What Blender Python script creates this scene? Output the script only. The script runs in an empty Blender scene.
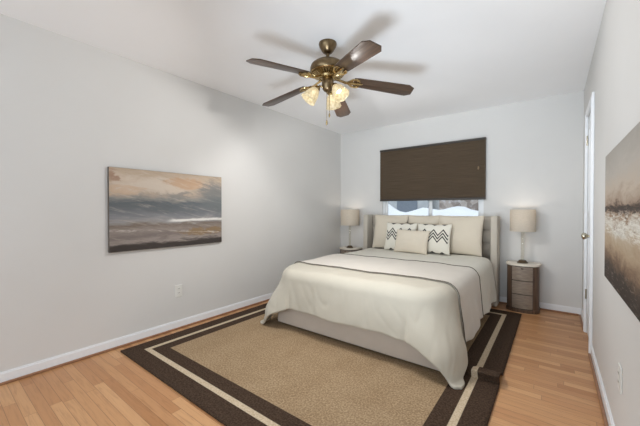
import bpy, bmesh, math, random
from mathutils import Vector, Matrix, noise
random.seed(7)
S = bpy.context.scene
COL = S.collection
PI = math.pi

# ------------------------------------------------------------------ camera
H = 2.44
XL, XR, YB = -2.894, 0.247, 4.367
cam = bpy.data.objects.new('camera', bpy.data.cameras.new('camera'))
COL.objects.link(cam)
cam.location = (0, 0, 1.153)
cam.rotation_euler = (math.radians(90 - 0.614), 0, math.radians(37.39))
cam.data.sensor_width = 36
cam.data.lens = 306.4 * 36 / 640
cam.data.clip_start = 0.02
S.camera = cam

# ------------------------------------------------------------------ world, lights, exposure
S.view_settings.view_transform = 'Standard'
S.view_settings.look = 'None'
S.view_settings.exposure = 0.0
S.view_settings.gamma = 1.0
S.view_settings.use_curve_mapping = False
try:
    S.cycles.use_denoising = True
    S.cycles.max_bounces = 10
    S.cycles.diffuse_bounces = 6
except Exception:
    pass
W = bpy.data.worlds.new('world'); S.world = W; W.use_nodes = True
W.node_tree.nodes['Background'].inputs[0].default_value = (0.84, 0.93, 1.0, 1)
W.node_tree.nodes['Background'].inputs[1].default_value = 1.45


def area(name, loc, rot, sx, sy, power, color=(1, 1, 1)):
    l = bpy.data.lights.new(name, 'AREA')
    l.shape = 'RECTANGLE'; l.size = sx; l.size_y = sy; l.energy = power; l.color = color
    o = bpy.data.objects.new(name, l); COL.objects.link(o)
    o.location = loc; o.rotation_euler = rot
    return o


# added fill light beyond the open end, evens out the room's brightness
area('fill_behind', (-1.35, -4.5, 1.25), (math.radians(90), 0, 0), 4.0, 2.4, 60, (0.83, 0.925, 1.0))
# added fill light out of frame, aimed up to brighten the far ceiling
fl = area('ceiling_fill', (-0.6, 0.2, 0.5), (0, 0, 0), 0.6, 0.4, 12.0, (0.77, 0.89, 1.0))
fl.rotation_euler = (Vector((-1.0, 3.4, 2.44)) - fl.location).to_track_quat('-Z', 'Y').to_euler()
fl.data.spread = math.radians(80)

# ------------------------------------------------------------------ helpers
def srgb(r, g, b):
    f = lambda c: (c / 255 / 12.92) if c / 255 <= 0.04045 else ((c / 255 + 0.055) / 1.055) ** 2.4
    return (f(r), f(g), f(b), 1)


class NT:
    def __init__(s, name):
        s.m = bpy.data.materials.new(name); s.m.use_nodes = True
        s.t = s.m.node_tree; s.n = s.t.nodes; s.b = s.n['Principled BSDF']
    def link(s, a, b): s.t.links.new(a, b)
    def put(s, sock, v):
        if hasattr(v, 'is_output'): s.link(v, sock)
        else: sock.default_value = v
    def math(s, op, a, b=0.0, c=None, clamp=False):
        n = s.n.new('ShaderNodeMath'); n.operation = op; n.use_clamp = clamp
        s.put(n.inputs[0], a); s.put(n.inputs[1], b)
        if c is not None: s.put(n.inputs[2], c)
        return n.outputs[0]
    def coord(s, kind='Object'):
        return s.n.new('ShaderNodeTexCoord').outputs[kind]
    def sep(s, v):
        n = s.n.new('ShaderNodeSeparateXYZ'); s.link(v, n.inputs[0]); return n.outputs
    def comb(s, x, y, z=0.0):
        n = s.n.new('ShaderNodeCombineXYZ')
        for i, v in enumerate((x, y, z)): s.put(n.inputs[i], v)
        return n.outputs[0]
    def noise(s, vec, scale, detail=4, rough=0.55, dist=0.0):
        n = s.n.new('ShaderNodeTexNoise'); s.link(vec, n.inputs['Vector'])
        n.inputs['Scale'].default_value = scale; n.inputs['Detail'].default_value = detail
        n.inputs['Roughness'].default_value = rough; n.inputs['Distortion'].default_value = dist
        return n.outputs[0]
    def ramp(s, v, stops, interp='LINEAR'):
        n = s.n.new('ShaderNodeValToRGB'); s.link(v, n.inputs[0]); r = n.color_ramp
        r.interpolation = interp
        while len(r.elements) > 1: r.elements.remove(r.elements[-1])
        r.elements[0].position = stops[0][0]; r.elements[0].color = stops[0][1]
        for p, c in stops[1:]:
            e = r.elements.new(p); e.color = c
        return n.outputs[0]
    def mix(s, f, a, b, mode='MIX'):
        n = s.n.new('ShaderNodeMix'); n.data_type = 'RGBA'; n.blend_type = mode
        s.put(n.inputs[0], f); s.put(n.inputs[6], a); s.put(n.inputs[7], b)
        return n.outputs[2]
    def step(s, v, lo, hi):
        n = s.n.new('ShaderNodeMapRange'); n.interpolation_type = 'SMOOTHSTEP'
        s.put(n.inputs[0], v); n.inputs[1].default_value = lo; n.inputs[2].default_value = hi
        return n.outputs[0]
    def band(s, v, a, b, soft=0.002):
        return s.math('MULTIPLY', s.step(v, a - soft, a + soft), s.math('SUBTRACT', 1.0, s.step(v, b - soft, b + soft)))
    def bump(s, h, strength=0.3, dist=0.01):
        n = s.n.new('ShaderNodeBump'); n.inputs['Strength'].default_value = strength
        n.inputs['Distance'].default_value = dist
        s.link(h, n.inputs['Height']); s.link(n.outputs[0], s.b.inputs['Normal'])
    def set(s, color=None, rough=None, metal=None, spec=None):
        if color is not None: s.put(s.b.inputs['Base Color'], color)
        if rough is not None: s.put(s.b.inputs['Roughness'], rough)
        if metal is not None: s.b.inputs['Metallic'].default_value = metal
        if spec is not None: s.b.inputs['Specular IOR Level'].default_value = spec
        return s.m


def plain(name, c, rough=0.5, metal=0.0, var=0.05, nscale=12, bump=0.0, bscale=200, spec=0.5):
    t = NT(name)
    v = t.noise(t.coord(), nscale, 3)
    a = tuple(x * (1 - var) for x in c[:3]) + (1,); b = tuple(min(1, x * (1 + var)) for x in c[:3]) + (1,)
    t.set(t.ramp(v, [(0.3, a), (0.7, b)]), rough, metal, spec)
    if bump: t.bump(t.noise(t.coord(), bscale, 3), bump, 0.003)
    return t.m


def fabric(name, c, rough=0.9, var=0.05, weave=420, strength=0.25):
    t = NT(name); o = t.coord()
    v = t.noise(o, 9, 4)
    a = tuple(x * (1 - var) for x in c[:3]) + (1,); b = tuple(min(1, x * (1 + var)) for x in c[:3]) + (1,)
    t.set(t.ramp(v, [(0.3, a), (0.7, b)]), rough, 0, 0.15)
    t.b.inputs['Sheen Weight'].default_value = 0.15
    t.bump(t.noise(o, weave, 2), strength, 0.002)
    return t.m


def tag(o, label=None, cat=None, group=None, kind=None):
    if label: o['label'] = label
    if cat: o['category'] = cat
    if group: o['group'] = group
    if kind: o['kind'] = kind
    return o


def thing(name, loc, label, cat, group=None):
    o = bpy.data.objects.new(name, None); COL.objects.link(o); o.location = loc
    o.empty_display_size = 0.1
    return tag(o, label, cat, group)


def root_loc(p):
    v = Vector((0, 0, 0))
    while p is not None:
        v += p.location; p = p.parent
    return v


def obj(name, bm, mat, parent=None, smooth=False, world=True):
    """bmesh in world coordinates -> one mesh object (moved into its parent's frame)"""
    if world and parent is not None:
        bmesh.ops.translate(bm, verts=bm.verts, vec=-root_loc(parent))
    bmesh.ops.recalc_face_normals(bm, faces=bm.faces)
    me = bpy.data.meshes.new(name); bm.to_mesh(me); bm.free()
    me.materials.append(mat)
    if smooth:
        me.polygons.foreach_set('use_smooth', [True] * len(me.polygons))
        if smooth != 'all':
            me.set_sharp_from_angle(angle=math.radians(40))
    o = bpy.data.objects.new(name, me); COL.objects.link(o); o.parent = parent
    return o


def struct(o):
    o['kind'] = 'structure'; return o


def box(bm, x0, x1, y0, y1, z0, z1, bev=0.0, seg=2):
    vs = [bm.verts.new((x, y, z)) for x in (x0, x1) for y in (y0, y1) for z in (z0, z1)]
    fs = []
    for q in ((0, 1, 3, 2), (4, 6, 7, 5), (0, 4, 5, 1), (2, 3, 7, 6), (0, 2, 6, 4), (1, 5, 7, 3)):
        fs.append(bm.faces.new([vs[i] for i in q]))
    if bev:
        es = list({e for f in fs for e in f.edges})
        bmesh.ops.bevel(bm, geom=es, offset=bev, segments=seg, profile=0.5, affect='EDGES')
    return bm


def B(*a, **k):
    return box(bmesh.new(), *a, **k)


def lathe(bm, prof, c=(0, 0, 0), n=32, axis=None):
    """prof: list of (r, z); optional axis vector to turn local +z onto"""
    M = Matrix.Translation(Vector(c))
    if axis is not None:
        M = M @ Vector((0, 0, 1)).rotation_difference(Vector(axis).normalized()).to_matrix().to_4x4()
    rings = []
    for r, z in prof:
        if r < 1e-5: rings.append([bm.verts.new(M @ Vector((0, 0, z)))])
        else: rings.append([bm.verts.new(M @ Vector((r * math.cos(2 * PI * k / n), r * math.sin(2 * PI * k / n), z))) for k in range(n)])
    for a, b in zip(rings, rings[1:]):
        if len(a) == 1 and len(b) == 1: continue
        for k in range(n):
            k2 = (k + 1) % n
            if len(a) == 1: bm.faces.new((a[0], b[k], b[k2]))
            elif len(b) == 1: bm.faces.new((a[k], a[k2], b[0]))
            else: bm.faces.new((a[k], a[k2], b[k2], b[k]))
    return bm


def L(prof, c=(0, 0, 0), n=32, axis=None):
    return lathe(bmesh.new(), prof, c, n, axis)


def tube(bm, pts, r, n=8, cap=True):
    pts = [Vector(p) for p in pts]; rings = []
    up = None
    for i, p in enumerate(pts):
        d = (pts[min(i + 1, len(pts) - 1)] - pts[max(i - 1, 0)]).normalized()
        if up is None:
            up = Vector((0, 0, 1)) if abs(d.z) < 0.9 else Vector((1, 0, 0))
        s = d.cross(up).normalized(); up = s.cross(d).normalized()
        rr = r[i] if isinstance(r, (list, tuple)) else r
        rings.append([bm.verts.new(p + rr * (math.cos(2 * PI * k / n) * s + math.sin(2 * PI * k / n) * up)) for k in range(n)])
    for a, b in zip(rings, rings[1:]):
        for k in range(n):
            bm.faces.new((a[k], a[(k + 1) % n], b[(k + 1) % n], b[k]))
    if cap:
        bm.faces.new(rings[0]); bm.faces.new(rings[-1])
    return bm


def T(pts, r, n=8):
    return tube(bmesh.new(), pts, r, n)


def prism(bm, poly, z0, z1, bev=0.0):
    a = [bm.verts.new((x, y, z0)) for x, y in poly]; b = [bm.verts.new((x, y, z1)) for x, y in poly]
    n = len(poly); f1 = bm.faces.new(a); f2 = bm.faces.new(b)
    for k in range(n): bm.faces.new((a[k], a[(k + 1) % n], b[(k + 1) % n], b[k]))
    if bev:
        bmesh.ops.bevel(bm, geom=list(f1.edges) + list(f2.edges), offset=bev, segments=2, profile=0.5, affect='EDGES')
    return bm


def copy_tree(o, parent=None):
    c = o.copy(); COL.objects.link(c); c.parent = parent
    for ch in list(o.children):
        copy_tree(ch, c)
    return c


# ------------------------------------------------------------------ materials
M_wall = plain('wall_paint', srgb(214, 213, 211), 0.85, 0, 0.012, 2.5, 0.04, 160, 0.2)
M_ceil = plain('ceiling_paint', srgb(245, 245, 246), 0.9, 0, 0.01, 2.0, 0.05, 120, 0.15)
M_trim = plain('white_trim_paint', srgb(234, 236, 239), 0.4, 0, 0.01, 4)
M_shoe = plain('shoe_wood', srgb(150, 110, 82), 0.45, 0, 0.15, 30)
M_vinyl = plain('window_vinyl', srgb(232, 234, 236), 0.4, 0, 0.01, 4)
M_plate = plain('outlet_plastic', srgb(224, 224, 220), 0.35, 0, 0.01, 4)
M_slot = plain('outlet_slot', srgb(60, 60, 60), 0.6)
M_nickel = plain('door_knob_metal', srgb(196, 190, 172), 0.22, 1.0, 0.03)


def floor_mat():
    t = NT('oak_strip_floor'); x, y, z = t.sep(t.coord())
    w, Lp = 0.057, 0.85
    yr = t.math('DIVIDE', y, w); row = t.math('FLOOR', yr)
    wn = t.n.new('ShaderNodeTexWhiteNoise'); wn.noise_dimensions = '1D'; t.link(row, wn.inputs['W'])
    xr = t.math('ADD', t.math('DIVIDE', x, Lp), t.math('MULTIPLY', wn.outputs[0], 7.3)); colm = t.math('FLOOR', xr)
    wn2 = t.n.new('ShaderNodeTexWhiteNoise'); wn2.noise_dimensions = '2D'
    t.link(t.comb(row, colm), wn2.inputs['Vector'])
    base = t.ramp(wn2.outputs[0], [(0.0, srgb(176, 126, 84)), (0.3, srgb(187, 138, 96)), (0.7, srgb(196, 148, 104)), (1.0, srgb(206, 160, 116))])
    off = t.math('MULTIPLY', wn2.outputs[0], 31.0)
    g = t.noise(t.comb(t.math('MULTIPLY', x, 2.2), t.math('ADD', t.math('MULTIPLY', y, 34.0), off), off), 2.2, 6, 0.62, 0.9)
    grain = t.ramp(g, [(0.25, (0.66, 0.61, 0.56, 1)), (0.5, (0.97, 0.96, 0.95, 1)), (0.8, (1.07, 1.06, 1.05, 1))])
    c = t.mix(0.75, base, grain, 'MULTIPLY')
    fy = t.math('FRACT', yr); fx = t.math('FRACT', xr)
    gy = t.math('MINIMUM', fy, t.math('SUBTRACT', 1.0, fy)); gx = t.math('MINIMUM', fx, t.math('SUBTRACT', 1.0, fx))
    seam = t.math('MAXIMUM', t.math('LESS_THAN', gy, 0.022), t.math('LESS_THAN', gx, 0.0014))
    c = t.mix(t.math('MULTIPLY', seam, 0.6), c, srgb(104, 68, 42))
    t.set(c, 0.36, 0, 0.4)
    t.bump(t.math('SUBTRACT', t.math('MULTIPLY', g, 0.1), seam), 0.15, 0.001)
    return t.m


def rug_mat(x0, x1, y0, y1):
    t = NT('rug_wool'); x, y, z = t.sep(t.coord())
    dx = t.math('MINIMUM', t.math('SUBTRACT', x, x0), t.math('SUBTRACT', x1, x))
    dy = t.math('MINIMUM', t.math('SUBTRACT', y, y0), t.math('SUBTRACT', y1, y))
    d = t.math('MINIMUM', dx, dy)
    o = t.coord()
    n1 = t.noise(o, 95, 3); n2 = t.noise(o, 5, 4)
    wv = t.noise(t.comb(t.math('MULTIPLY', t.math('ADD', x, y), 34.0), t.math('MULTIPLY', t.math('SUBTRACT', x, y), 34.0), 0.0), 2.0, 2)
    beige = t.mix(t.step(t.math('ADD', t.math('MULTIPLY', n1, 0.6), t.math('MULTIPLY', wv, 0.5)), 0.4, 0.75), srgb(138, 116, 90), srgb(178, 155, 125))
    beige = t.mix(t.step(n2, 0.35, 0.7), beige, t.mix(1.0, beige, (0.9, 0.88, 0.86, 1), 'MULTIPLY'))
    brown = t.mix(t.step(n1, 0.3, 0.7), srgb(54, 42, 34), srgb(80, 64, 52))
    cream = t.mix(t.step(n1, 0.3, 0.7), srgb(178, 160, 134), srgb(204, 188, 164))
    c = t.mix(t.step(d, 0.268, 0.272), brown, beige)
    c = t.mix(t.band(d, 0.128, 0.168, 0.002), c, cream)
    t.set(c, 0.95, 0, 0.1)
    t.bump(t.math('ADD', n1, t.math('MULTIPLY', wv, 0.7)), 0.5, 0.004)
    return t.m


# ------------------------------------------------------------------ the setting
Y0 = -1.0                                   # the room is open behind the photographer
struct(obj('floor', B(XL - 0.1, XR + 0.1, Y0, YB + 0.1, -0.08, 0), floor_mat()))
struct(obj('ceiling', B(XL - 0.1, XR + 0.1, Y0, YB + 0.1, H, H + 0.08), M_ceil))
struct(obj('wall_left', B(XL - 0.1, XL, Y0, YB + 0.1, 0, H), M_wall))
WX0, WX1, WZ0, WZ1 = -2.115, -0.715, 0.98, 2.02      # window opening
bm = bmesh.new()
box(bm, XL, WX0, YB, YB + 0.14, 0, H); box(bm, WX1, XR, YB, YB + 0.14, 0, H)
box(bm, WX0, WX1, YB, YB + 0.14, 0, WZ0); box(bm, WX0, WX1, YB, YB + 0.14, WZ1, H)
struct(obj('wall_back', bm, M_wall))
DY0, DY1, DZ = 3.28, 3.79, 2.015                     # door opening in the right wall
bm = bmesh.new()
box(bm, XR, XR + 0.1, Y0, DY0, 0, H); box(bm, XR, XR + 0.1, DY1, YB + 0.1, 0, H); box(bm, XR, XR + 0.1, DY0, DY1, DZ, H)
struct(obj('wall_right', bm, M_wall))


def baseboard(name, pts_fn):
    bm = bmesh.new(); pts_fn(bm, 0.011, 0.0, 0.072); pts_fn(bm, 0.008, 0.072, 0.080)
    o = struct(obj(name, bm, M_trim)); return o


struct(obj('baseboard_left', box(B(XL, XL + 0.011, Y0, YB, 0.0, 0.070), XL, XL + 0.007, Y0, YB, 0.070, 0.080), M_trim))
struct(obj('baseboard_back', box(B(XL + 0.011, XR - 0.011, YB - 0.011, YB, 0.0, 0.070), XL + 0.007, XR - 0.007, YB - 0.007, YB, 0.070, 0.080), M_trim))
bm = bmesh.new()
for a, b in ((Y0, DY0 - 0.066), (DY1 + 0.066, YB - 0.011)):
    box(bm, XR - 0.011, XR, a, b, 0.0, 0.070); box(bm, XR - 0.007, XR, a, b, 0.070, 0.080)
struct(obj('baseboard_right', bm, M_trim))
# wooden shoe moulding along the foot of the baseboards
struct(obj('trim_1', B(XL + 0.011, XL + 0.026, Y0, YB - 0.011, 0, 0.018, bev=0.005), M_shoe))
struct(obj('trim_2', B(XL + 0.026, XR - 0.026, YB - 0.026, YB - 0.011, 0, 0.018, bev=0.005), M_shoe))
bm = bmesh.new()
box(bm, XR - 0.026, XR - 0.011, Y0, DY0 - 0.066, 0, 0.018, bev=0.005); box(bm, XR - 0.026, XR - 0.011, DY1 + 0.066, YB - 0.026, 0, 0.018, bev=0.005)
struct(obj('trim_3', bm, M_shoe))

# door
door = bpy.data.objects.new('door_1', None); COL.objects.link(door); struct(door)
door.location = (XR, (DY0 + DY1) / 2, 0)
bm = B(XR + 0.004, XR + 0.04, DY0 + 0.004, DY1 - 0.004, 0.008, DZ - 0.004)
for z0, z1 in ((0.2, 0.92), (1.12, 1.9)):           # raised panel mouldings
    a, b = DY0 + 0.09, DY1 - 0.09
    for q in ((a, b, z0, z0 + 0.02), (a, b, z1 - 0.02, z1), (a, a + 0.02, z0 + 0.02, z1 - 0.02), (b - 0.02, b, z0 + 0.02, z1 - 0.02)):
        box(bm, XR - 0.002, XR + 0.006, *q, bev=0.003)
obj('door_leaf', bm, M_trim, door)
bm = bmesh.new()
for a, b in ((DY0 - 0.064, DY0), (DY1, DY1 + 0.064)):
    box(bm, XR - 0.017, XR - 0.0005, a, b, 0, DZ + 0.064, bev=0.004)
    m = (a + b) / 2; box(bm, XR - 0.021, XR - 0.016, m - 0.015, m + 0.015, 0, DZ + 0.03, bev=0.002)
box(bm, XR - 0.017, XR - 0.0005, DY0, DY1, DZ, DZ + 0.064, bev=0.004)
obj('door_casing', bm, M_trim, door)
k = obj('door_knob', L([(0.012, 0.0), (0.011, 0.022), (0.016, 0.028), (0.026, 0.038), (0.028, 0.05), (0.024, 0.06), (0.012, 0.066), (0, 0.067)],
        (XR - 0.0005, DY0 + 0.065, 0.935), 24, (-1, 0, 0)), M_nickel, door, True)
obj('knob_rose', L([(0, 0), (0.033, 0.0), (0.033, 0.005), (0.026, 0.011), (0.012, 0.012)], (XR + 0.003, DY0 + 0.065, 0.935), 24, (-1, 0, 0)), M_nickel, k, True)
for z in (0.32, 1.75):
    obj('hinge', T([(XR - 0.006, DY1 - 0.004, z), (XR - 0.006, DY1 - 0.004, z + 0.09)], 0.006, 10), M_nickel, door, True)

# window: white vinyl slider with two lights
M_glass = NT('window_glass'); M_glass.b.inputs['Transmission Weight'].default_value = 1.0
M_glass.b.inputs['IOR'].default_value = 1.01; M_glass.b.inputs['Roughness'].default_value = 0.0; M_glass = M_glass.m
win = bpy.data.objects.new('window_1', None); COL.objects.link(win); struct(win); win.location = ((WX0 + WX1) / 2, YB + 0.07, WZ0)
bm = bmesh.new(); fy0, fy1 = YB + 0.02, YB + 0.10
box(bm, WX0, WX1, fy0, fy1, WZ0, WZ0 + 0.035); box(bm, WX0, WX1, fy0, fy1, WZ1 - 0.035, WZ1)
box(bm, WX0, WX0 + 0.03, fy0, fy1, WZ0 + 0.035, WZ1 - 0.035); box(bm, WX1 - 0.03, WX1, fy0, fy1, WZ0 + 0.035, WZ1 - 0.035)
obj('window_frame', bm, M_vinyl, win)
xm = -1.40
for a, b, ya in ((WX0 + 0.031, xm + 0.03, YB + 0.03), (xm - 0.03, WX1 - 0.031, YB + 0.062)):
    bm = bmesh.new(); s = 0.04; yb = ya + 0.026; z0, z1 = WZ0 + 0.036, WZ1 - 0.036
    box(bm, a, a + s, ya, yb, z0, z1, bev=0.003); box(bm, b - s, b, ya, yb, z0, z1, bev=0.003)
    box(bm, a + s, b - s, ya, yb, z0, z0 + s, bev=0.003); box(bm, a + s, b - s, ya, yb, z1 - s, z1, bev=0.003)
    sash = obj('window_sash', bm, M_vinyl, win)
    obj('window_pane', B(a + s, b - s, ya + 0.011, ya + 0.015, z0 + s, z1 - s), M_glass, sash)
obj('window_sill', B(WX0 - 0.04, WX1 + 0.04, YB - 0.03, YB + 0.02, WZ0 - 0.022, WZ0, bev=0.004), M_trim, win)

# outside: snow, a grey shed, a stone bank
M_snow = plain('snow', srgb(244, 247, 253), 0.8, 0, 0.04, 3, 0.3, 8, 0.2)
bm = bmesh.new(); nx, ny = 150, 60; gr = []
for j in range(ny):
    y = 4.6 + 19 * (j / (ny - 1)) ** 1.4; row = []
    for i in range(nx):
        x = -16 + 24 * i / (nx - 1)
        z = 0.18 + 0.075 * (y - 4.6) * (1 if y < 10 else 10 / y) + 0.16 * noise.noise(Vector((x * 0.6, y * 0.6, 3))) + 0.07 * noise.noise(Vector((x * 1.9, y * 1.9, 9)))
        if y > 6.5: z += (0.70 + 0.16 * math.exp(-((x + 3.9) / 0.25) ** 2) + 0.10 * math.exp(-((x + 2.72) / 0.2) ** 2) - 0.10 * math.exp(-((x + 3.35) / 0.3) ** 2) + 0.14 * noise.noise(Vector((x * 1.3, 0, 5))) + 0.09 * noise.noise(Vector((x * 5.0, 2, 5)))) * math.exp(-((y - 8.2) / 1.0) ** 2)
        row.append(bm.verts.new((x, y, z)))
    gr.append(row)
for j in range(ny - 1):
    for i in range(nx - 1):
        bm.faces.new((gr[j][i], gr[j][i + 1], gr[j + 1][i + 1], gr[j + 1][i]))
struct(obj('snow_ground', bm, M_snow, None, 'all'))

t = NT('stone_wall'); o3 = t.coord()
v = t.n.new('ShaderNodeTexVoronoi'); t.link(o3, v.inputs['Vector']); v.inputs['Scale'].default_value = 6.0
n = t.noise(o3, 6, 5)
c = t.mix(t.math('MULTIPLY', t.step(n, 0.5, 0.75), 0.6), t.ramp(v.outputs['Color'], [(0.2, srgb(140, 128, 120)), (0.8, srgb(182, 172, 164))]), srgb(226, 226, 230))
t.set(c, 0.95); t.bump(v.outputs['Distance'], 0.8, 0.05)
bm = B(-3.25, 2.2, 11.2, 12.0, 0.2, 3.4, bev=0.08); bmesh.ops.subdivide_edges(bm, edges=bm.edges, cuts=6, use_grid_fill=True)
for vv in bm.verts: vv.co += 0.07 * noise.noise_vector(vv.co * 1.7)
tag(obj('stone_wall', bm, t.m, None, 'all'), 'rough brown stone wall dusted with snow, outside the right window pane', 'wall')
shed = thing('garden_shed', (-4.4, 12.2, 0.3), 'grey shed with a snowy roof, outside the left window pane', 'shed')
obj('shed_wall', B(-5.3, -3.6, 11.4, 13.2, 0.2, 2.3), plain('shed_siding', srgb(182, 185, 187), 0.8, 0, 0.06, 5), shed)
bm = bmesh.new()
pr = [(11.2, 2.25), (12.3, 3.1), (13.4, 2.25), (13.4, 2.35), (12.3, 3.22), (11.2, 2.35)]
a = [bm.verts.new((-5.5, y, z)) for y, z in pr]; b = [bm.verts.new((-3.42, y, z)) for y, z in pr]
bm.faces.new(a); bm.faces.new(b)
for q in range(6): bm.faces.new((a[q], a[(q + 1) % 6], b[(q + 1) % 6], b[q]))
obj('shed_roof', bm, M_snow, shed)
obj('shed_door', B(-4.9, -4.1, 11.375, 11.398, 0.3, 2.0), plain('shed_door_paint', srgb(120, 128, 138), 0.7), shed)

# ------------------------------------------------------------------ window blind
blind = thing('cellular_blind', (-1.40, YB, 1.28), 'dark brown pleated blind pulled most of the way down over the window', 'window blind')
t = NT('blind_fabric'); x, y, z = t.sep(t.coord())
n1 = t.noise(t.comb(t.math('MULTIPLY', x, 3.0), 0.0, t.math('MULTIPLY', z, 220.0)), 1.0, 3)
t.set(t.ramp(n1, [(0.3, srgb(80, 68, 56)), (0.7, srgb(98, 85, 71))]), 0.9, 0, 0.1)
bx0, bx1 = -2.135, -0.690
bm = bmesh.new(); npl = 40; zt, zb = 2.035, 1.312
yf = YB - 0.042
va, vb = [], []
for i in range(npl * 2 + 1):
    zz = zt + (zb - zt) * i / (npl * 2); yy = yf - (0.006 if i % 2 else 0.0)
    va.append(bm.verts.new((bx0, yy, zz))); vb.append(bm.verts.new((bx1, yy, zz)))
for i in range(npl * 2): bm.faces.new((va[i], va[i + 1], vb[i + 1], vb[i]))
vc = [bm.verts.new((bx, yf + 0.03, zz)) for bx in (bx0, bx1) for zz in (zt, zb)]
bm.faces.new((vc[0], vc[1], vc[3], vc[2])); bm.faces.new(va + [vc[1], vc[0]]); bm.faces.new(vb + [vc[3], vc[2]])
bm.faces.new((va[0], vb[0], vc[2], vc[0])); bm.faces.new((va[-1], vb[-1], vc[3], vc[1]))
obj('blind_fabric', bm, t.m, blind)
M_brail = plain('blind_rail', srgb(52, 46, 40), 0.5)
obj('head_rail', B(bx0 - 0.004, bx1 + 0.004, yf - 0.012, YB - 0.0005, 2.036, 2.064, bev=0.003), M_brail, blind)
obj('bottom_rail', B(bx0 - 0.002, bx1 + 0.002, yf - 0.010, yf + 0.026, 1.282, 1.311, bev=0.004), M_brail, blind)
cl = obj('cord_tassel', L([(0, 0), (0.008, 0.004), (0.012, 0.02), (0.008, 0.038), (0.003, 0.045)], (bx1 - 0.075, yf - 0.022, 1.66), 12), plain('tassel', srgb(140, 116, 88), 0.5), blind, True)
obj('cord', T([(bx1 - 0.075, yf - 0.022, 1.704), (bx1 - 0.07, yf - 0.018, 1.85), (bx1 - 0.065, yf - 0.0145, 2.05)], 0.0015, 6), plain('cord', srgb(80, 70, 60), 0.8), cl)

# ------------------------------------------------------------------ rug with a fold in its right edge
RX0, RX1, RY0, RY1 = -2.785, -0.275, 0.981, 4.0
M_rug = rug_mat(RX0, RX1, RY0, RY1)


def ss(x, a, b):
    u = min(1, max(0, (x - a) / (b - a))); return u * u * (3 - 2 * u)


bm = bmesh.new()
xs = [RX0 + (RX1 - RX0) * i / 100 for i in range(101)]
ys = sorted(set([RY0 + (RY1 - RY0) * j / 100 for j in range(101)] + [2.2 + 0.3 * j / 40 for j in range(41)]))
top = []
for y in ys:
    row = []
    for x in xs:
        w = ss(x, -0.56, -0.40)
        # ruck: steep towards the camera, long tail behind
        h = 0.062 * (ss(y, 2.285, 2.312) * (1 - ss(y, 2.315, 2.47))) * w
        lean = -0.05 * math.exp(-((y - 2.3) / 0.03) ** 2) * w
        row.append(bm.verts.new((x, y + lean * (h / 0.062), 0.012 + h)))
    top.append(row)
for j in range(len(ys) - 1):
    for i in range(100):
        bm.faces.new((top[j][i], top[j][i + 1], top[j + 1][i + 1], top[j + 1][i]))
rug = obj('area_rug', bm, M_rug, None, 'all')
sm = rug.modifiers.new('thickness', 'SOLIDIFY'); sm.thickness = 0.0105; sm.offset = -1
tag(rug, 'beige area rug with dark brown border and cream stripe, under the bed', 'rug')

# ------------------------------------------------------------------ bed
BXC = -1.405
M_linen = fabric('upholstery_linen', srgb(190, 183, 171), 0.92, 0.04, 500, 0.3)
M_tuft = fabric('tufted_linen', srgb(172, 163, 151), 0.92, 0.05, 500, 0.3)
M_foot = fabric('bed_rail_linen', srgb(190, 178, 166), 0.92, 0.03, 500, 0.25)
bed = thing('bed', (BXC, 3.2, 0.012), 'queen bed with cream upholstered wingback tufted headboard and low footboard', 'bed')
hx0, hx1 = -2.303, -0.526
# tufted panel
head = obj('headboard', B(hx0 + 0.07, hx1 - 0.07, 4.275, 4.335, 0.06, 1.07, bev=0.012), M_linen, bed)
bm = bmesh.new(); nx, nz = 120, 60; px0, px1, pz0, pz1 = hx0 + 0.072, hx1 - 0.072, 0.40, 1.066
cw, ch = (px1 - px0) / 10, (pz1 - pz0) / 4
g = []
for j in range(nz + 1):
    row = []
    for i in range(nx + 1):
        x = px0 + (px1 - px0) * i / nx; z = pz0 + (pz1 - pz0) * j / nz
        fx = abs(math.sin(PI * (x - px0) / cw)); fz = abs(math.sin(PI * (z - pz0) / ch))
        d = 0.042 * (fx * fz) ** 0.45 + 0.004
        row.append(bm.verts.new((x, 4.272 - d, z)))
    g.append(row)
for j in range(nz):
    for i in range(nx): bm.faces.new((g[j][i], g[j][i + 1], g[j + 1][i + 1], g[j + 1][i]))
tp = obj('tufted_panel', bm, M_tuft, head, 'all')
so = tp.modifiers.new('thickness', 'SOLIDIFY'); so.thickness = 0.012; so.offset = 1
for i in range(1, 10):
    for j in range(1, 4):
        bm = L( [(0, 0), (0.011, 0.001), (0.009, 0.006), (0, 0.008)], (px0 + cw * i, 4.267, pz0 + ch * j), 10, (0, -1, 0))
        obj('button', bm, M_linen, head, 'all')
for a, b in ((hx0, hx0 + 0.07), (hx1 - 0.07, hx1)):
    obj('headboard_wing', B(a, b, 4.09, 4.335, 0.013, 1.078, bev=0.014, seg=3), M_linen, bed, True)
fx0, fx1 = -2.195, -0.615
obj('footboard', B(fx0, fx1, 2.17, 2.22, 0.035, 0.345, bev=0.012, seg=3), M_foot, bed, True)
for a in (fx0, fx1 - 0.05):
    obj('side_rail', B(a, a + 0.05, 2.221, 4.272, 0.035, 0.335, bev=0.01), M_foot, bed, True)
M_dark = plain('dark_wood_leg', srgb(52, 42, 36), 0.5)
for x in (fx0 + 0.10, fx1 - 0.10):
    for y in (2.30, 4.0):
        obj('leg', L([(0, 0), (0.02, 0.0), (0.026, 0.04), (0, 0.04)], (x, y, 0.0125), 14), M_dark, bed, True)
obj('slat_base', B(fx0 + 0.052, fx1 - 0.052, 2.222, 4.27, 0.053, 0.25), M_dark, bed)
obj('mattress', B(fx0 + 0.06, fx1 - 0.06, 2.225, 4.215, 0.252, 0.530, bev=0.05, seg=4), fabric('mattress_ticking', srgb(225, 222, 214)), bed, True)

# comforter draped over mattress; s runs across, t along (0 = foot edge)
CA = 0.835; CR = 0.10; CK = 0.28; CFY = 2.115; CTOP = 0.585; CHEAD = 1.93
FLARE = 0.11


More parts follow.
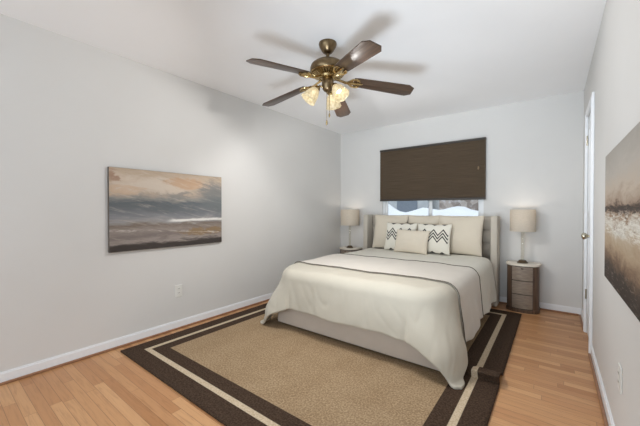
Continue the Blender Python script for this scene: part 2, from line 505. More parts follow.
def fall(o, flare=FLARE):
    q = CR * PI / 2
    if o <= 0: return 0.0, 0.0
    if o < q:
        return CR * math.sin(o / CR), CR * (1 - math.cos(o / CR))
    e = o - q
    return CR + e * flare, CR + e * math.sqrt(1 - flare * flare)


def drape(s, t, off=0.0):
    """s, t in metres of cloth from bed centre line / from the foot edge (negative t hangs at the foot)"""
    a = CA - CK; sg = 1 if s >= 0 else -1
    ds = max(0.0, abs(s) - a); dt = max(0.0, CK - t)
    x = min(abs(s), a); y = max(t, CK)
    puff = 0.012 * noise.noise(Vector((s * 2.2, t * 2.2, 1.7))) + 0.006 * noise.noise(Vector((s * 6, t * 6, 4.1)))
    Lh = math.hypot(ds, dt)
    if ds > 0 and dt > 0 and Lh > 0.82: Lh = 0.82 + (Lh - 0.82) * 0.2
    th = math.atan2(dt, ds) if Lh > 0 else 0.0
    flat = min(Lh, CK - CR); o = Lh - flat
    out, down = fall(o)
    out += flat
    corner = ds > 0 and dt > 0
    if corner:
        k = math.sin(2 * th)
        out += (0.10 * k + 0.016 * math.sin(th * 8.0 + 0.4) * k) * ss(o, 0.12, 0.5)
    w = ss(down, 0.08, 0.42)
    sidew = math.cos(th) ** 2
    along = t if ds > 0 and not corner else (s * sg if dt > 0 and not corner else 0.0)
    ph = along * 11 + 2.0 * noise.noise(Vector((s * 0.5, t * 0.5, 8)))
    wav = (0.012 * math.sin(ph) + 0.007 * math.sin(ph * 2.3 + 1)) * w * (0.35 + 0.65 * sidew)
    if corner: wav *= 0.0
    cre = noise.noise(Vector((s * 7.0 + t * 3.0, t * 2.2 - s * 1.5, 21.0)))
    wav -= 0.0055 * math.exp(-(cre / 0.07) ** 2) * ss(down, 0.03, 0.2) * (1 - 0.5 * sidew)
    if dt > 0: wav -= 0.016 * math.exp(-((abs(s) - a - 0.02) / 0.025) ** 2) * ss(down, 0.15, 0.35)
    out += wav + off + puff * 0.7 * w
    maxdown = CTOP - 0.032
    if down > maxdown:
        out += (down - maxdown) * 0.8; down = maxdown
    cx, cy = math.cos(th), math.sin(th)
    hang = min(1, down / CR)
    z = CTOP - down + puff * (1 - w) + off * (1 - hang)
    z += 0.006 * (1 - min(1, abs(s) / CA) ** 2) * (1 - hang)
    cx *= 1 + 0.12 * (w * math.sin(2 * th) if corner else 0)
    return Vector((BXC + sg * (x + out * cx), CFY + y - out * cy, z))


def cloth(s0, s1, t0, t1, ns, ntt, off, hem=None):
    bm = bmesh.new(); uvl = bm.loops.layers.uv.new('UVMap'); g = []
    for j in range(ntt + 1):
        row = []
        for i in range(ns + 1):
            t = t0(i / ns) + (t1 - t0(i / ns)) * j / ntt if callable(t0) else t0 + (t1 - t0) * j / ntt
            e = hem(t) if hem else 0.0
            s = (s0 - e) + (s1 - s0 + 2 * e) * i / ns
            v = bm.verts.new(drape(s, t, off)); row.append((v, s, t))
        g.append(row)
    for j in range(ntt):
        for i in range(ns):
            q = (g[j][i], g[j][i + 1], g[j + 1][i + 1], g[j + 1][i])
            f = bm.faces.new([k[0] for k in q])
            for lp, k in zip(f.loops, q): lp[uvl].uv = (k[1], k[2])
    return bm


def smoothed(o, th, lev=1):
    m = o.modifiers.new('thickness', 'SOLIDIFY'); m.thickness = th; m.offset = -1
    m2 = o.modifiers.new('smooth', 'SUBSURF'); m2.levels = lev; m2.render_levels = lev


M_comf = fabric('comforter_cotton', srgb(191, 185, 171), 0.92, 0.025, 480, 0.25)
M_run = fabric('runner_cotton', srgb(208, 202, 193), 0.92, 0.02, 480, 0.25)
M_pipe = fabric('dark_piping', srgb(96, 88, 76), 0.9, 0.05)
side = CA - CR + CR * PI / 2 + 0.355
hemf = lambda t: 0.014 * math.sin(t * 5) + 0.006 * math.sin(t * 17 + 1)
footl = lambda u: -0.325 + 0.006 * math.sin(u * 23) + 0.003 * math.sin(u * 51)
comf = obj('comforter', cloth(-side, side, footl, CHEAD, 130, 120, 0.0, hemf), M_comf, None, 'all')
smoothed(comf, 0.022)
tag(comf, 'cream comforter spread over the bed, its corners hanging to the rug', 'comforter')
T1, T2 = 0.34, 1.13
rs = side + 0.012
run = obj('bed_runner', cloth(-rs, rs, T1, T2, 110, 40, 0.010, lambda t: 0.02 * math.sin(t * 9 + 2)), M_run, None, 'all')
smoothed(run, 0.007)
tag(run, 'wide pinkish-beige band with dark edges laid across the middle of the bed', 'bed runner')
for tt in (T1, T2):
    n_ = 90
    pts = [drape(-rs + 0.02 + (2 * rs - 0.04) * i / n_, tt, 0.012) for i in range(n_ + 1)]
    p = obj('piping', T(pts, 0.0036, 6), M_pipe, run, 'all')
    p['label'] = 'dark edge piping'

td = obj('lit_head_section', cloth(-side - 0.008, side + 0.008, T2 - 0.03, CHEAD + 0.004, 110, 40, 0.006, hemf), fabric('lit_comforter_cotton', srgb(214, 211, 200), 0.92, 0.02, 480, 0.25), comf, 'all')  # added comforter overlay, light at the head painted in as paler colour
smoothed(td, 0.004); td['label'] = 'comforter head section, painted paler for the light falling there'

# ------------------------------------------------------------------ pillows
def cushion(w, h, th, n=28, seed=0, pinch=0.05, dent=0.0):
    bm = bmesh.new(); uvl = bm.loops.layers.uv.new('UVMap'); sides = []
    for sg in (1, -1):
        g = []
        for j in range(n + 1):
            row = []
            for i in range(n + 1):
                u = -1 + 2 * i / n; v = -1 + 2 * j / n
                # denser near the border
                u = math.sin(u * PI / 2); v = math.sin(v * PI / 2)
                b = max(0.0, (1 - u * u) * (1 - v * v))
                z = th / 2 * b ** 0.42 * (1 + 0.10 * noise.noise(Vector((u * 1.5, v * 1.5, seed + sg))))
                z += 0.004 * noise.noise(Vector((u * 4, v * 4, seed + 9))) * b
                if dent: z -= dent * math.exp(-((u * 0.8) ** 2 + ((v - 0.15) / 0.25) ** 2)) * b
                x = u * w / 2 * (1 - pinch * (1 - v * v)); y = v * h / 2 * (1 - pinch * (1 - u * u))
                row.append((bm.verts.new((x, sg * -z, y + h / 2)), (u + 1) / 2, (v + 1) / 2))
            g.append(row)
        for j in range(n):
            for i in range(n):
                q = (g[j][i], g[j][i + 1], g[j + 1][i + 1], g[j + 1][i])
                if sg < 0: q = q[::-1]
                f = bm.faces.new([k[0] for k in q])
                for lp, k in zip(f.loops, q): lp[uvl].uv = (k[1], k[2])
    bmesh.ops.remove_doubles(bm, verts=bm.verts, dist=1e-5)
    return bm


def edge_cord(w, h, pinch, r, n=40):
    pts = []
    for k in range(4 * n):
        q = k // n; f = -1 + 2 * (k % n) / n
        u, v = ((f, -1), (1, f), (-f, 1), (-1, -f))[q]
        pts.append((u * w / 2 * (1 - pinch * (1 - v * v)), 0, v * h / 2 * (1 - pinch * (1 - u * u)) + h / 2))
    pts.append(pts[0])
    return tube(bmesh.new(), pts, r, 6, False)


def place(o, loc, lean, yaw=0.0, roll=0.0):
    o.location = loc; o.rotation_euler = (-lean, roll, yaw); return o


M_sham = fabric('sham_linen', srgb(209, 199, 182), 0.92, 0.02, 480, 0.2)
M_lumb = fabric('lumbar_linen', srgb(211, 201, 184), 0.9, 0.02, 480, 0.2)


def chevron_mat():
    t = NT('chevron_cotton'); u, v, _ = t.sep(t.coord('UV'))
    tri = t.math('MULTIPLY', t.math('ABSOLUTE', t.math('SUBTRACT', t.math('FRACT', t.math('ADD', t.math('MULTIPLY', u, 3.6), 0.1)), 0.5)), 0.40)
    w = t.math('SUBTRACT', v, tri)
    m = None
    for c0 in (0.33, 0.445, 0.56):
        b = t.band(w, c0, c0 + 0.058, 0.004)
        m = b if m is None else t.math('MAXIMUM', m, b)
    b2 = t.math('LESS_THAN', t.math('ADD', v, t.math('MULTIPLY', tri, -0.5)), -0.045)
    m = t.math('MAXIMUM', m, b2)
    m = t.math('MAXIMUM', m, t.math('GREATER_THAN', t.math('ADD', v, t.math('MULTIPLY', tri, 0.4)), 1.02))
    inside = t.band(u, 0.04, 0.96, 0.01)
    m = t.math('MULTIPLY', m, inside)
    t.set(t.mix(m, srgb(222, 218, 206), srgb(48, 46, 48)), 0.92, 0, 0.15)
    t.bump(t.noise(t.coord(), 480, 2), 0.2, 0.002)
    return t.m


M_chev = chevron_mat()
PZ = CTOP + 0.016
wh = (0.55, 0.49)
gs = 'cream euro pillows against the headboard'
labs = ['plain cream square pillow nearest the left headboard wing', 'plain cream square pillow in the middle, mostly behind the patterned ones',
        'plain cream square pillow nearest the right headboard wing']
for i, (x, y, yw) in enumerate(((-1.872, 4.05, 0.03), (-1.405, 4.07, 0.0), (-0.94, 4.035, -0.04))):
    if i == 0:
        s0 = obj('euro_pillow', cushion(*wh, 0.13, seed=3), M_sham, None, 'all')
        obj('edge_cord', edge_cord(*wh, 0.05, 0.003), M_sham, s0, 'all')
        o = s0
    else: o = copy_tree(s0)
    place(o, (x, y, PZ), math.radians(13), yw); o.scale.x = (0.91, 0.80, 0.965)[i]; tag(o, labs[i], 'pillow', gs)
gs = 'chevron throw pillows'
labs = ['white pillow with dark chevron zigzags, left of the two patterned ones', 'white pillow with dark chevron zigzags, right of the two patterned ones']
for i, (x, y, yw) in enumerate(((-1.652, 3.905, 0.03), (-1.215, 3.89, -0.03))):
    if i == 0:
        c0 = obj('chevron_pillow', cushion(0.433, 0.385, 0.11, seed=5, pinch=0.06), M_chev, None, 'all'); o = c0
    else: o = copy_tree(c0)
    place(o, (x, y, PZ + 0.002), math.radians(16), yw); tag(o, labs[i], 'pillow', gs)
lum = obj('lumbar_pillow', cushion(0.435, 0.305, 0.11, seed=8, pinch=0.05, dent=0.012), M_lumb, None, 'all')
place(lum, (-1.455, 3.775, PZ + 0.002), math.radians(20), 0.0, math.radians(1))
tag(lum, 'small plain cream lumbar pillow in front of the patterned pillows', 'pillow')

# ------------------------------------------------------------------ night stands
t = NT('drawer_weave'); x, y, z = t.sep(t.coord())
n1 = t.noise(t.comb(t.math('MULTIPLY', x, 14.0), y, t.math('MULTIPLY', z, 160.0)), 1.0, 3)
t.set(t.ramp(n1, [(0.25, srgb(118, 104, 92)), (0.75, srgb(156, 142, 128))]), 0.5, 0.1, 0.4)
M_drw = t.m
t = NT('nightstand_wood'); x, y, z = t.sep(t.coord())
n1 = t.noise(t.comb(t.math('MULTIPLY', x, 60.0), t.math('MULTIPLY', y, 60.0), t.math('MULTIPLY', z, 3.0)), 1.0, 5)
t.set(t.ramp(n1, [(0.25, srgb(70, 54, 43)), (0.75, srgb(112, 90, 74))]), 0.4, 0, 0.4)
M_nsw = t.m
M_ntop = plain('cream_stone_top', srgb(224, 216, 202), 0.25, 0, 0.05, 14)
M_gap = plain('drawer_gap', srgb(46, 38, 33), 0.7)


def bow(xc, w, yb, yc, bulge, inset=0.0, n=16, f0=-1.0, f1=1.0, back=True):
    pts = []
    for k in range(n + 1):
        f = f0 + (f1 - f0) * k / n
        pts.append((xc + (w / 2 - inset) * f, yc - bulge * math.sqrt(max(0, 1 - 0.9 * f * f)) + inset))
    if back: pts += [(pts[-1][0], yb), (pts[0][0], yb)]
    return pts


def nightstand(xc, label, scale=1.0):
    w, yb, yc, bu = 0.315 * scale, 4.335, 4.185, 0.105
    r = thing('nightstand', (xc, 4.22, 0), label, 'nightstand', 'nightstands beside the bed')
    obj('plinth', prism(bmesh.new(), bow(xc, w, yb, yc, bu), 0.0, 0.035, 0.003), M_nsw, r, True)
    obj('carcass', prism(bmesh.new(), bow(xc, w, yb, yc, bu, 0.006), 0.036, 0.520), M_nsw, r, True)
    obj('top', prism(bmesh.new(), bow(xc, w + 0.012, yb, yc, bu + 0.006), 0.521, 0.545, 0.006), M_ntop, r, True)
    zs = [(0.045, 0.198), (0.206, 0.352), (0.360, 0.512)]
    for a, b in zs:
        front = bow(xc, w, yb, yc, bu, 0.0, 12, -0.62, 0.62, False)
        inner = [(x, y + 0.012) for x, y in front][::-1]
        d = obj('drawer', prism(bmesh.new(), front + inner, a, b, 0.002), M_drw, r, True)
    f2 = bow(xc, w, yb, yc, bu, 0.003, 12, -0.66, 0.66, False); i2 = [(x, y + 0.006) for x, y in f2][::-1]
    obj('drawer_surround', prism(bmesh.new(), f2 + i2, 0.038, 0.519), M_gap, r, True)
    obj('drawer_pull', B(xc - 0.012, xc + 0.012, yc - bu - 0.008, yc - bu + 0.001, 0.488, 0.497, bev=0.002), M_gap, d)
    return r


nightstand(-0.280, 'curved three-drawer brown nightstand with cream top, right of the bed')
nightstand(-2.615, 'brown nightstand with cream top, mostly hidden left of the bed')

# ------------------------------------------------------------------ table lamps
t = NT('lamp_shade_linen')
x, y, z = t.sep(t.coord())
n1 = t.noise(t.comb(t.math('MULTIPLY', x, 40.0), t.math('MULTIPLY', y, 40.0), t.math('MULTIPLY', z, 260.0)), 1.0, 3)
colr = t.ramp(n1, [(0.3, srgb(212, 204, 191)), (0.7, srgb(228, 220, 208))])
t.set(colr, 0.9, 0, 0.1)
tr = t.n.new('ShaderNodeBsdfTranslucent'); t.link(colr, tr.inputs[0])
mx = t.n.new('ShaderNodeMixShader'); mx.inputs[0].default_value = 0.35
t.link(t.b.outputs[0], mx.inputs[1]); t.link(tr.outputs[0], mx.inputs[2]); t.link(mx.outputs[0], t.n['Material Output'].inputs[0])
M_shade = t.m
M_bronze = plain('lamp_bronze', srgb(92, 78, 62), 0.35, 0.7)
M_acr = NT('clear_acrylic'); M_acr.b.inputs['Transmission Weight'].default_value = 1.0
M_acr.b.inputs['IOR'].default_value = 1.25; M_acr.b.inputs['Roughness'].default_value = 0.04
M_acr.b.inputs['Base Color'].default_value = srgb(240, 236, 226); M_acr = M_acr.m
M_bulb = NT('lamp_bulb'); M_bulb.b.inputs['Emission Color'].default_value = (1, 0.85, 0.65, 1); M_bulb.b.inputs['Emission Strength'].default_value = 2.0; M_bulb = M_bulb.m


def point(name, loc, power, color, r, parent):
    l = bpy.data.lights.new(name, 'POINT'); l.energy = power; l.color = color; l.shadow_soft_size = r
    o = bpy.data.objects.new(name, l); COL.objects.link(o); o.parent = parent
    o.location = Vector(loc) - root_loc(parent); return o


def table_lamp(x, y, r, label):
    z0 = 0.5455
    o = thing('table_lamp', (x, y, z0), label, 'lamp', 'bedside table lamps')
    obj('base', L([(0, 0), (0.055, 0), (0.055, 0.008), (0.044, 0.014), (0.036, 0.03), (0.018, 0.036), (0, 0.036)], (x, y, z0), 28), M_bronze, o, True)
    obj('stem', L([(0, 0.0365), (0.017, 0.0365), (0.017, 0.355), (0, 0.355)], (x, y, z0), 20), M_acr, o, True)
    rod = obj('rod', T([(x, y, z0 + 0.356), (x, y, z0 + 0.43)], 0.005, 10), M_bronze, o, True)
    sz0, sz1 = 0.905, 1.155
    obj('lamp_shade', L([(r, 0), (r * 0.985, 0.25), (r * 0.985 - 0.003, 0.25), (r - 0.003, 0), (r, 0)], (x, y, sz0), 48), M_shade, o, True)
    bm = bmesh.new()
    for k in range(3):
        a = k * 2 * PI / 3 + 0.4; tube(bm, [(x, y, 1.09), (x + (r - 0.004) * math.cos(a), y + (r - 0.004) * math.sin(a), 1.09)], 0.0018, 6)
    lathe(bm, [(0.009, 1.085), (0.009, 1.095), (0, 1.095)], (x, y, 0), 12)
    obj('shade_spider', bm, M_bronze, rod)
    obj('bulb', L([(0, 0.0), (0.013, 0.0), (0.015, 0.02), (0.027, 0.045), (0.025, 0.065), (0, 0.078)], (x, y, z0 + 0.432), 20), M_bulb, o, True)
    point('lamp_light', (x, y, 1.10), 0.7, (1.0, 0.9, 0.78), 0.03, o)


table_lamp(-0.285, 4.195, 0.126, 'bedside lamp with beige drum shade and clear stem, on the right nightstand')
table_lamp(-2.60, 4.19, 0.15, 'bedside lamp with beige drum shade in the far corner, left of the bed')


# ------------------------------------------------------------------ paintings
def paint_left():
    t = NT('seascape_paint'); x, y, z = t.sep(t.coord())
    u = t.math('DIVIDE', t.math('ADD', y, 0.525), 1.05); v = t.math('DIVIDE', t.math('ADD', z, 0.35), 0.70)
    w1 = t.noise(t.comb(t.math('MULTIPLY', u, 3.0), t.math('MULTIPLY', v, 5.0), 11.0), 1.0, 6, 0.7, 1.0)
    w2 = t.noise(t.comb(t.math('MULTIPLY', u, 4.0), t.math('MULTIPLY', v, 7.0), 17.0), 1.0, 6, 0.7, 1.0)
    st = t.noise(t.comb(t.math('ADD', t.math('MULTIPLY', u, 5.0), t.math('MULTIPLY', v, 4.0)), t.math('MULTIPLY', t.math('ADD', v, t.math('MULTIPLY', u, 0.35)), 26.0), 6.0), 1.0, 8, 0.75, 0.5)
    nb = t.noise(t.comb(t.math('MULTIPLY', u, 2.2), t.math('MULTIPLY', v, 5.0), 0.0), 1.3, 6, 0.65, 0.8)
    nf = t.noise(t.comb(t.math('MULTIPLY', u, 7.0), t.math('MULTIPLY', v, 34.0), 2.0), 1.2, 5, 0.7, 0.5)
    vv = t.math('ADD', v, t.math('ADD', t.math('MULTIPLY', t.math('SUBTRACT', nb, 0.5), 0.26), t.math('MULTIPLY', t.math('SUBTRACT', nf, 0.5), 0.10)))
    base = t.ramp(vv, [(0.0, srgb(62, 54, 50)), (0.05, srgb(72, 64, 62)), (0.10, srgb(150, 140, 134)), (0.16, srgb(122, 112, 108)), (0.24, srgb(142, 132, 126)),
                       (0.30, srgb(120, 108, 98)), (0.36, srgb(150, 148, 148)), (0.42, srgb(128, 130, 134)), (0.50, srgb(106, 110, 114)),
                       (0.58, srgb(96, 102, 106)), (0.64, srgb(140, 138, 134)), (0.72, srgb(176, 160, 144)), (0.85, srgb(196, 178, 160)), (1.0, srgb(178, 160, 140))])
    # grey-blue squall on the right, warm glow in the sky, tan dune low right
    def blob(cu, cv, ru, rv, k=2.2):
        uu = t.math('ADD', u, t.math('MULTIPLY', t.math('SUBTRACT', w1, 0.5), 0.5)); v2 = t.math('ADD', v, t.math('MULTIPLY', t.math('SUBTRACT', w2, 0.5), 0.35))
        a = t.math('DIVIDE', t.math('SUBTRACT', uu, cu), ru); b = t.math('DIVIDE', t.math('SUBTRACT', v2, cv), rv)
        d = t.math('ADD', t.math('MULTIPLY', a, a), t.math('MULTIPLY', b, b))
        d = t.math('ADD', d, t.math('MULTIPLY', t.math('SUBTRACT', st, 0.5), k))
        return t.math('SUBTRACT', 1.0, t.step(d, 0.1, 1.2))
    c = t.mix(t.math('MULTIPLY', blob(0.35, 0.80, 0.34, 0.12), 0.8), base, srgb(206, 194, 180))
    c = t.mix(t.math('MULTIPLY', blob(0.62, 0.86, 0.22, 0.10), 0.65), c, srgb(188, 150, 116))
    c = t.mix(t.math('MULTIPLY', blob(0.12, 0.74, 0.16, 0.05), 0.6), c, srgb(196, 168, 142))
    c = t.mix(t.math('MULTIPLY', blob(0.95, 0.70, 0.24, 0.30), 0.85), c, srgb(112, 117, 119))
    c = t.mix(t.math('MULTIPLY', blob(0.55, 0.70, 0.12, 0.035), 0.7), c, srgb(128, 128, 126))
    c = t.mix(t.math('MULTIPLY', blob(0.03, 0.88, 0.05, 0.10), 0.7), c, srgb(142, 106, 84))
    c = t.mix(t.math('MULTIPLY', blob(0.82, 0.19, 0.30, 0.06), 0.85), c, srgb(138, 114, 82))
    c = t.mix(t.math('MULTIPLY', t.step(st, 0.52, 0.68), 0.28), c, srgb(216, 206, 194))
    c = t.mix(t.math('MULTIPLY', t.math('SUBTRACT', 1.0, t.step(st, 0.30, 0.44)), 0.30), c, srgb(84, 78, 74))
    # breaking wave
    wl = t.math('ADD', 0.345, t.math('ADD', t.math('MULTIPLY', u, 0.02), t.math('MULTIPLY', t.math('SUBTRACT', nf, 0.5), 0.05)))
    wm = t.math('MULTIPLY', t.band(t.math('SUBTRACT', v, wl), -0.018, 0.014, 0.01), t.step(u, 0.42, 0.52))
    c = t.mix(wm, c, srgb(222, 220, 216))
    wl2 = t.math('ADD', 0.26, t.math('ADD', t.math('MULTIPLY', u, -0.10), t.math('MULTIPLY', t.math('SUBTRACT', nf, 0.5), 0.12)))
    wm2 = t.math('MULTIPLY', t.band(t.math('SUBTRACT', v, wl2), -0.008, 0.008, 0.008), t.step(nb, 0.42, 0.55))
    c = t.mix(t.math('MULTIPLY', wm2, 0.8), c, srgb(206, 198, 190))
    dk = t.math('SUBTRACT', 1.0, t.step(t.math('ADD', v, t.math('MULTIPLY', t.math('SUBTRACT', nf, 0.5), 0.08)), 0.05, 0.09))
    c = t.mix(dk, c, srgb(64, 58, 55))
    t.set(c, 0.6, 0, 0.3); t.bump(nf, 0.25, 0.003)
    return t.m


def paint_right():
    t = NT('abstract_paint'); x, y, z = t.sep(t.coord())
    u = t.math('DIVIDE', t.math('SUBTRACT', 0.5, y), 1.0); v = t.math('DIVIDE', t.math('ADD', z, 0.33), 0.66)
    nb = t.noise(t.comb(t.math('MULTIPLY', u, 3.0), t.math('MULTIPLY', v, 4.0), 5.0), 1.3, 6, 0.65, 0.9)
    nf = t.noise(t.comb(t.math('MULTIPLY', u, 9.0), t.math('MULTIPLY', v, 30.0), 7.0), 1.2, 6, 0.72, 0.6)
    vv = t.math('ADD', v, t.math('ADD', t.math('MULTIPLY', t.math('SUBTRACT', nb, 0.5), 0.3), t.math('MULTIPLY', t.math('SUBTRACT', nf, 0.5), 0.12)))
    c = t.ramp(vv, [(0.0, srgb(58, 46, 40)), (0.14, srgb(66, 52, 44)), (0.22, srgb(122, 98, 78)), (0.30, srgb(168, 146, 120)), (0.40, srgb(184, 168, 146)),
                    (0.46, srgb(206, 202, 192)), (0.52, srgb(150, 122, 96)), (0.56, srgb(92, 72, 58)), (0.60, srgb(160, 140, 122)), (0.70, srgb(186, 172, 156)),
                    (0.82, srgb(180, 172, 162)), (1.0, srgb(150, 142, 132))])
    nh = t.noise(t.comb(t.math('MULTIPLY', u, 12.0), t.math('MULTIPLY', v, 60.0), 3.0), 1.0, 8, 0.75, 0.4)
    nd = t.noise(t.comb(t.math('MULTIPLY', t.math('ADD', u, v), 9.0), t.math('MULTIPLY', t.math('SUBTRACT', u, v), 9.0), 8.0), 1.5, 8, 0.75, 1.2)
    c = t.mix(t.math('MULTIPLY', t.step(v, 0.62, 0.95), 0.55), c, srgb(166, 162, 156))
    bl = t.math('ADD', 0.565, t.math('MULTIPLY', t.math('SUBTRACT', nh, 0.5), 0.16))
    m = t.band(t.math('SUBTRACT', v, bl), -0.022, 0.012, 0.01)
    c = t.mix(t.math('MULTIPLY', m, t.step(nb, 0.25, 0.42)), c, srgb(58, 46, 40))
    wm = t.math('MULTIPLY', t.band(v, 0.38, 0.53, 0.03), t.step(nh, 0.47, 0.56))
    c = t.mix(t.math('MULTIPLY', wm, 0.85), c, srgb(224, 221, 212))
    sp = t.math('MULTIPLY', t.band(v, 0.40, 0.55, 0.04), t.step(nd, 0.56, 0.64))
    c = t.mix(t.math('MULTIPLY', sp, 0.8), c, srgb(96, 72, 56))
    lo = t.math('ADD', v, t.math('MULTIPLY', t.math('SUBTRACT', nd, 0.5), 0.55))
    dk = t.math('SUBTRACT', 1.0, t.step(lo, 0.06, 0.2))
    c = t.mix(dk, c, srgb(52, 42, 38))
    gl = t.math('MULTIPLY', t.math('SUBTRACT', 1.0, t.step(v, 0.12, 0.22)), t.step(nh, 0.55, 0.62))
    c = t.mix(t.math('MULTIPLY', gl, 0.6), c, srgb(150, 138, 124))
    t.set(c, 0.6, 0, 0.3); t.bump(nf, 0.25, 0.003)
    return t.m


M_edge = plain('canvas_edge', srgb(92, 84, 76), 0.8, 0, 0.15, 20)


def painting(name, x0, x1, yc, zc, hy, hz, xf, mat, label):
    r = thing(name, ((x0 + x1) / 2, yc, zc), label, 'painting')
    obj('canvas_frame', B(x0, x1, yc - hy, yc + hy, zc - hz, zc + hz, bev=0.002), M_edge, r)
    a, b = (x1 + 0.0003, x1 + 0.002) if xf > 0 else (x0 - 0.002, x0 - 0.0003)
    obj('painted_canvas', B(a, b, yc - hy + 0.002, yc + hy - 0.002, zc - hz + 0.002, zc + hz - 0.002), mat, r)


painting('seascape_painting', XL + 0.001, XL + 0.030, 1.462, 1.153, 0.529, 0.350, 1, paint_left(), 'unframed abstract seascape canvas in grey and tan on the left wall')
painting('abstract_painting', XR - 0.030, XR - 0.001, 1.72, 1.118, 0.50, 0.318, -1, paint_right(), 'unframed abstract canvas in brown and cream on the right wall')


# ------------------------------------------------------------------ outlets
def outlet(x, y, z, nx, label):
    r = thing('wall_outlet', (x, y, z), label, 'electrical outlet', 'wall outlets')
    a, b = (x, x + 0.006) if nx > 0 else (x - 0.006, x)
    obj('cover_plate', B(a, b, y - 0.036, y + 0.036, z - 0.058, z + 0.058, bev=0.002), M_plate, r)
    f = x + nx * 0.0062; g = x + nx * 0.0085; h = x + nx * 0.0092
    for zz in (z - 0.02, z + 0.02):
        rc = obj('receptacle', B(min(f, g), max(f, g), y - 0.017, y + 0.017, zz - 0.014, zz + 0.014, bev=0.001), M_plate, r)
        bm = bmesh.new()
        for yy in (y - 0.006, y + 0.006): box(bm, min(g, h), max(g, h), yy - 0.0012, yy + 0.0012, zz - 0.002, zz + 0.008)
        obj('slot', bm, M_slot, rc)


outlet(XL + 0.0005, 1.522, 0.366, 1, 'white wall outlet below the seascape canvas on the left wall')
outlet(XR - 0.0005, 1.935, 0.385, -1, 'white wall outlet low on the right wall near the door')

# ------------------------------------------------------------------ ceiling fan
FX, FY = -1.40, 1.93
t = NT('antique_brass'); nz_ = t.noise(t.coord(), 30, 3)
t.set(t.ramp(nz_, [(0.3, srgb(104, 88, 66)), (0.7, srgb(132, 113, 86))]), 0.32, 1.0)
M_brass = t.m
t = NT('polished_brass'); nz_ = t.noise(t.coord(), 60, 3)
t.set(t.ramp(nz_, [(0.3, srgb(158, 134, 92)), (0.7, srgb(200, 178, 134))]), 0.22, 1.0)
M_gold = t.m
t = NT('walnut_blade'); x, y, z = t.sep(t.coord())
n1 = t.noise(t.comb(t.math('MULTIPLY', x, 3.0), t.math('MULTIPLY', y, 55.0), 0.0), 1.5, 5, 0.6, 0.4)
t.set(t.ramp(n1, [(0.25, srgb(50, 37, 30)), (0.55, srgb(74, 55, 42)), (0.8, srgb(98, 75, 57))]), 0.3, 0, 0.5)
M_blade = t.m
fan = thing('ceiling_fan', (FX, FY, H), 'antique brass ceiling fan with five dark wood blades and three lit glass shades', 'ceiling fan')
obj('canopy', L([(0, H - 0.001), (0.068, H - 0.001), (0.070, H - 0.012), (0.064, H - 0.03), (0.046, H - 0.06), (0.034, H - 0.074), (0.022, H - 0.08), (0, H - 0.08)], (FX, FY, 0), 36), M_brass, fan, True)
obj('downrod', L([(0, 2.36), (0.013, 2.36), (0.013, 2.335), (0.020, 2.328), (0.022, 2.318), (0.016, 2.31), (0.016, 2.29), (0, 2.29)], (FX, FY, 0), 20), M_brass, fan, True)
obj('motor_housing', L([(0, 2.302), (0.03, 2.302), (0.07, 2.298), (0.108, 2.285), (0.128, 2.268), (0.135, 2.25), (0.136, 2.222), (0.130, 2.214), (0.126, 2.206), (0.118, 2.200), (0, 2.200)], (FX, FY, 0), 48), M_brass, fan, True)
bm = L([(0.130, 2.2135), (0.134, 2.209), (0.130, 2.2045), (0.125, 2.2045)], (FX, FY, 0), 48)
for k in range(36):
    a = 2 * PI * k / 36; ca, sa = math.cos(a), math.sin(a)
    tube(bm, [(FX + 0.124 * ca, FY + 0.124 * sa, 2.199), (FX + 0.095 * ca, FY + 0.095 * sa, 2.188), (FX + 0.066 * ca, FY + 0.066 * sa, 2.181)], [0.005, 0.0045, 0.003], 6)
obj('filigree_band', bm, M_gold, fan, True)
obj('flywheel', L([(0, 2.1995), (0.064, 2.1995), (0.072, 2.185), (0.066, 2.170), (0.05, 2.163), (0, 2.163)], (FX, FY, 0), 32), M_gold, fan, True)
obj('switch_housing', L([(0, 2.1625), (0.040, 2.1625), (0.046, 2.15), (0.046, 2.108), (0.040, 2.098), (0.040, 2.085), (0.03, 2.072), (0.012, 2.062), (0.008, 2.05), (0, 2.048)], (FX, FY, 0), 32), M_brass, fan, True)


def blade_bm():
    bm = bmesh.new()
    poly = [(0.205, -0.048), (0.24, -0.056), (0.625, -0.070), (0.668, -0.040), (0.668, 0.040), (0.625, 0.070), (0.24, 0.056), (0.205, 0.048)]
    return prism(bm, poly, -0.0035, 0.0035, 0.0012)


def iron_bm():
    bm = bmesh.new()
    # neck from flywheel, splitting into two scrolls that cup the blade root
    tube(bm, [(0.060, 0, 0.004), (0.10, 0, -0.006), (0.14, 0, -0.016), (0.175, 0, -0.012)], [0.011, 0.009, 0.010, 0.012], 8)
    for s in (-1, 1):
        tube(bm, [(0.155, 0, -0.013), (0.175, s * 0.02, -0.014), (0.195, s * 0.042, -0.012), (0.225, s * 0.048, -0.010), (0.245, s * 0.038, -0.009), (0.250, s * 0.022, -0.009)], [0.008, 0.009, 0.009, 0.008, 0.007, 0.005], 8)
        lathe(bm, [(0, -0.014), (0.007, -0.013), (0.007, -0.0045), (0, -0.0045)], (0.232, s * 0.03, 0), 10)
    tube(bm, [(0.165, 0, -0.013), (0.2, 0, -0.011), (0.25, 0, -0.010), (0.275, 0, -0.009)], [0.013, 0.012, 0.009, 0.004], 8)
    lathe(bm, [(0, -0.014), (0.007, -0.013), (0.007, -0.0045), (0, -0.0045)], (0.262, 0, 0), 10)
    return bm


